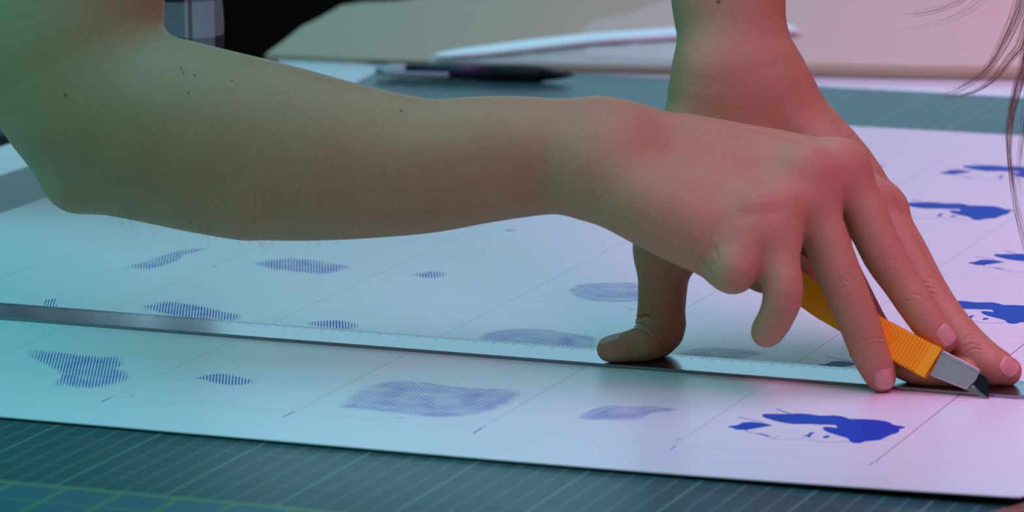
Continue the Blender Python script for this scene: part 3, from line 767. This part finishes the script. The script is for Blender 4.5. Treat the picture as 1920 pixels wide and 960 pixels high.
# ------------------------------------------------------------------ pen
p0, p1 = T(704, 131, .55), T(1078, 141, .55)
L_ = np.linalg.norm(p1-p0); pen = empty('ballpoint_pen', p0); dv = (p1-p0)/L_
pen.rotation_euler = Vector(dv).to_track_quat('X', 'Z').to_euler()
tag(pen, 'black ballpoint pen with a white clip lying across the mat', 'pen')
M_PW = mat('white_plastic', (.75, .76, .78), .35)[0]; M_PN = mat('navy_plastic', (.02, .02, .06), .35)[0]; M_PR = mat('black_rubber', (.006, .006, .007), .6)[0]
def pk(name, prof, m): o = link(name, lathe(name, prof), m); o.parent = pen; return o
pk('push_button', [(0, .2), (.15, .34), (.9, .36), (1.0, .45), (2.2, .5)], M_PW)
pk('barrel', [(2.2, .48), (5, .52), (L_-5.6, .55)], M_PN)
pk('grip', [(L_-5.6, .56), (L_-5.3, .6), (L_-4, .62), (L_-2.6, .58), (L_-2.2, .5)], M_PR)
pk('cone_tip', [(L_-2.2, .48), (L_-1.2, .34), (L_-.35, .14), (L_, .05)], M_BLACKPL)
cl = box_me('clip', .8, 5.3, -.75, -.45, -.30, .02, .08); o = link('clip', cl, M_PW); o.parent = pen
o = link('clip_bridge', box_me('clip_bridge', .6, 1.5, -.7, 0, -.34, .1, .08), M_PW); o.parent = pen

# ------------------------------------------------------------------ papers behind the mat
def sheet_obj(name, outline, z0, z1, m, label, cat, wave=0.):
    poly = crom(np.array(outline+outline[:1]), 5)[:-1]
    o = link(name, prism_me(name, poly, z0, z1), m); tag(o, label, cat); return o
def tt(l, z): return [tuple(T(x, y, z)[:2]) for x, y in l]
sheet_obj('white_paper', tt([(520,108),(620,113),(716,124),(712,133),(695,141),(677,150),(640,166),(540,150)], .02), .005, .03, M_CARD, 'loose white paper under the clip end of the pen', 'paper')
kz = .35
tag(link('kraft_paper_stack', prism_me('kraft_paper_stack', np.array(tt([(497,102),(530,78),(565,50),(600,33),(640,10),(680,4),(740,2),(790,-5),(900,-20),(1300,-60),(2100,-60),(2100,136),(1700,131),(1480,126),(1250,122),(1000,117),(750,113)], kz)), -.3+.12, kz), M_KRAFT), 'tan kraft paper stack with a wavy torn left edge', 'paper stack')
tag(link('kraft_paper_sheet', prism_me('kraft_paper_sheet', np.array(tt([(1080,72),(1095,52),(1115,38),(1150,30),(1180,28),(1200,18),(1240,2),(1290,-14),(2080,-50),(2080,127),(1700,123),(1480,118),(1250,112),(1100,105)], kz+.12)), kz+.004, kz+.12), M_KRAFT2), 'pale buff paper lying on the tan kraft stack', 'paper')

# clear plastic sleeve; its bright window reflection is built as a white strip
def m_plastic():
    m, N, L, b = mat('clear_plastic', (.80, .80, .84), .16, spec=.7)
    b.inputs['Alpha'].default_value = .20
    bump(N, L, b, noise(N, L, objco(N), 30, 3), .5, .004); return m
M_PL = m_plastic(); M_SHEEN = mat('sheen_white', (.97, .97, .98), .3, .35, .9)[0]  # near-white colour stands in for the reflection on the film
slv = empty('plastic_sleeve', T(1000, 115, kz)); tag(slv, 'clear plastic sleeve with a white strip painted in as its sheen behind the pen', 'plastic sleeve')
def sleeve():
    A, B, C_, D_ = [np.array(T(*q, kz+.2)) for q in ((800,108),(1480,38),(1480,128),(800,116))]
    v, f = [], []; nx, ny = 50, 10
    for j in range(ny+1):
        for i in range(nx+1):
            s_, t = i/nx, j/ny; q = (A*(1-s_)+B*s_)*(1-t)+(D_*(1-s_)+C_*s_)*t
            v.append(q+[0, 0, -.05+.22*math.sin(t*math.pi)*(.4+.6*s_)+.12*rng.random()*math.sin(t*math.pi)])
    for j in range(ny):
        for i in range(nx): a = j*(nx+1)+i; f.append((a, a+nx+1, a+nx+2, a+1))
    return mesh_np('film', v, f)
o = keep(link('film', sleeve(), M_PL), slv); sd = o.modifiers.new('thickness', 'SOLIDIFY'); sd.thickness = .0004
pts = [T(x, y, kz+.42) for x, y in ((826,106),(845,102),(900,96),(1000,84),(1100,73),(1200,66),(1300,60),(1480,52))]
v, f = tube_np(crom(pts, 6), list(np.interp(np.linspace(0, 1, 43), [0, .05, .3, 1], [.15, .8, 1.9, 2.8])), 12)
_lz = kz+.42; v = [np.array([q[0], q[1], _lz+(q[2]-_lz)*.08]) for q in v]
keep(link('sheen_strip', mesh_np('sheen_strip', v, f), M_SHEEN), slv)  # painted highlight as flat geometry, not a fold of the plastic

# unidentified brown shape under the raised front corner, built as a plain strip
a, b = T(1868, 966, .2), T(1990, 932, .2); d_ = (b-a)/np.linalg.norm(b-a); n_ = np.array([-d_[1], d_[0], 0])*.45
tag(link('brown_strip', prism_me('brown_strip', [(a-n_)[:2], (b-n_)[:2], (b+n_)[:2], (a+n_)[:2]], 0.001, .22), mat('brown_matte', (.22, .075, .05), .5)[0]), 'unidentified reddish brown strip under the front right corner of the sheet', 'wood strip')

# ------------------------------------------------------------------ shirt, trousers, hair of the person
def m_plaid():
    m, N, L, b = mat('checked_cotton', rough=.85, spec=.2)
    co = objco(N); s = N.new('ShaderNodeSeparateXYZ'); L.new(co, s.inputs[0])
    hx = mth(N, L, 'ADD', s.outputs[0], mth(N, L, 'MULTIPLY', s.outputs[1], .6))
    def st(c, per, off, wd):
        t = mth(N, L, 'FRACT', mth(N, L, 'ADD', mth(N, L, 'DIVIDE', c, per), 100+off)); return mth(N, L, 'LESS_THAN', t, wd)
    a = mth(N, L, 'ADD', st(hx, .034, .1, .42), st(s.outputs[2], .034, .3, .42)); a = mth(N, L, 'MULTIPLY', a, .5)
    base = mixc(N, L, a, (.42, .46, .50), (.035, .03, .05))
    base = mixc(N, L, mth(N, L, 'MULTIPLY', st(hx, .034, .62, .08), .8), base, (.25, .05, .05))
    L.new(base, b.inputs['Base Color']); return m
M_PLAID = m_plaid(); M_TROU = mat('dark_trousers', (.006, .006, .008), .9)[0]
tor = Chain([(-700,130,66,12.5),(-540,30,62,11),(-220,-110,53,10),(0,-130,46,11.4),(-200,-420,50,12.5),(-360,-900,56,14),(-420,-1300,60,15)], 4, ratio=.75)
drp = Chain([(300,-260,42,4),(335,-60,42,2.2),(352,60,42,1.9),(340,190,43,1.6)], 4)
slR = Chain([(-420,-1350,56,11),(-250,-1330,34,9),(-120,-1180,20,8)], 4); slL = Chain([(-300,-1500,66,11),(100,-1560,58,8.5),(420,-1420,46,7.5)], 4)
wr = np.array([.9, 1.3, .35])
def F_S(p):
    c = ctx(p); p = np.asarray(p, float)
    d = smin(smin(smin(tor(c), drp(c), 4), slR(c), 3), slL(c), 3)
    return d+.22*np.sin(p[:, 0]*wr[0]+1.5*np.sin(p[:, 2]*.4))*np.sin(p[:, 2]*wr[2]+p[:, 1]*.3)
lo, hi = bounds([tor, drp, slR, slL]); v, f = surface(F_S, lo, hi, .9)
keep(link('checked_shirt', mesh_np('checked_shirt', v, f), M_PLAID), person)
def F_T(p):
    p = ctx(p); return full(smin(tr1(p), tr2(p), 2), p)
base_ = P(-700, 130, DM+66)
class WC(Chain):
    def __init__(s, rows): s.q = np.array(rows, float); s.prep()
def legrow(off): 
    o_ = base_+off; return [(*(o_*[1, 1, 0]+[0, 0, z]), r, r) for z, r in ((o_[2]-2, 10), (-30, 8.5), (-70, 6.5))]
tr1, tr2 = WC(legrow(np.array([0, -8., 0]))), WC(legrow(np.array([-3, 9., 0])))
lo, hi = bounds([tr1, tr2]); v, f = surface(F_T, lo, hi, 1.2)
keep(link('trousers', mesh_np('trousers', v, f), M_TROU), person)

def m_hair():
    m, N, L, b = mat('brown_hair', (.26, .12, .095), .5, spec=.5); return m
V, Fc = [], []
LOCKS = [([(1960,-420),(1945,-160),(1912,0),(1886,70),(1850,130),(1800,165),(1755,178)], 34, 5, 14), ([(1970,-380),(1950,-100),(1925,60),(1895,110),(1850,160),(1790,182),(1770,178)], 26, 5, 15),
         ([(1980,-380),(1955,-60),(1930,90),(1905,180),(1893,240),(1893,300),(1905,390),(1925,470),(1945,560)], 30, 4, 12), ([(1950,-300),(1935,0),(1920,110),(1902,170),(1890,245),(1885,262)], 14, 4, 12),
         ([(1965,-400),(1900,-160),(1850,-50),(1800,5),(1730,28),(1690,30)], 10, 9, 20), ([(1965,-400),(1910,-140),(1860,-20),(1800,30),(1720,55),(1680,62)], 6, 10, 20),
         ([(1985,-300),(1955,0),(1935,150),(1920,240),(1912,330),(1922,420)], 16, 6, 12)]
for pl, cnt, sprd, dd in LOCKS:
    for k in range(cnt):
        o1 = rng.normal(size=2)*sprd; o2 = rng.normal(size=2)*sprd*.9; n_ = len(pl); pts = []
        cut_ = 1-.35*rng.random()
        for i, (x, y) in enumerate(pl):
            t = i/(n_-1); e = 1.0+1.2*(1-t) if t < .6 else 1.0+1.4*(t-.6)
            pts.append(P(x+(o1[0]*(1-t)+o2[0]*t)*e, y+(o1[1]*(1-t)+o2[1]*t)*e*.6, DM+dd+7+o1[1]*.1))
        c = crom(pts, 6); c = c[:max(8, int(len(c)*cut_))]
        v, f = tube_np(c, list(np.linspace(.011, .004, len(c))), 3)
        q = len(V); V += v; Fc += [tuple(i+q for i in s_) for s_ in f]
o = link('hair', mesh_np('hair', V, Fc), m_hair()); keep(o, person); o['kind'] = 'stuff'; o['label'] = 'long brown strands hanging at the right edge'
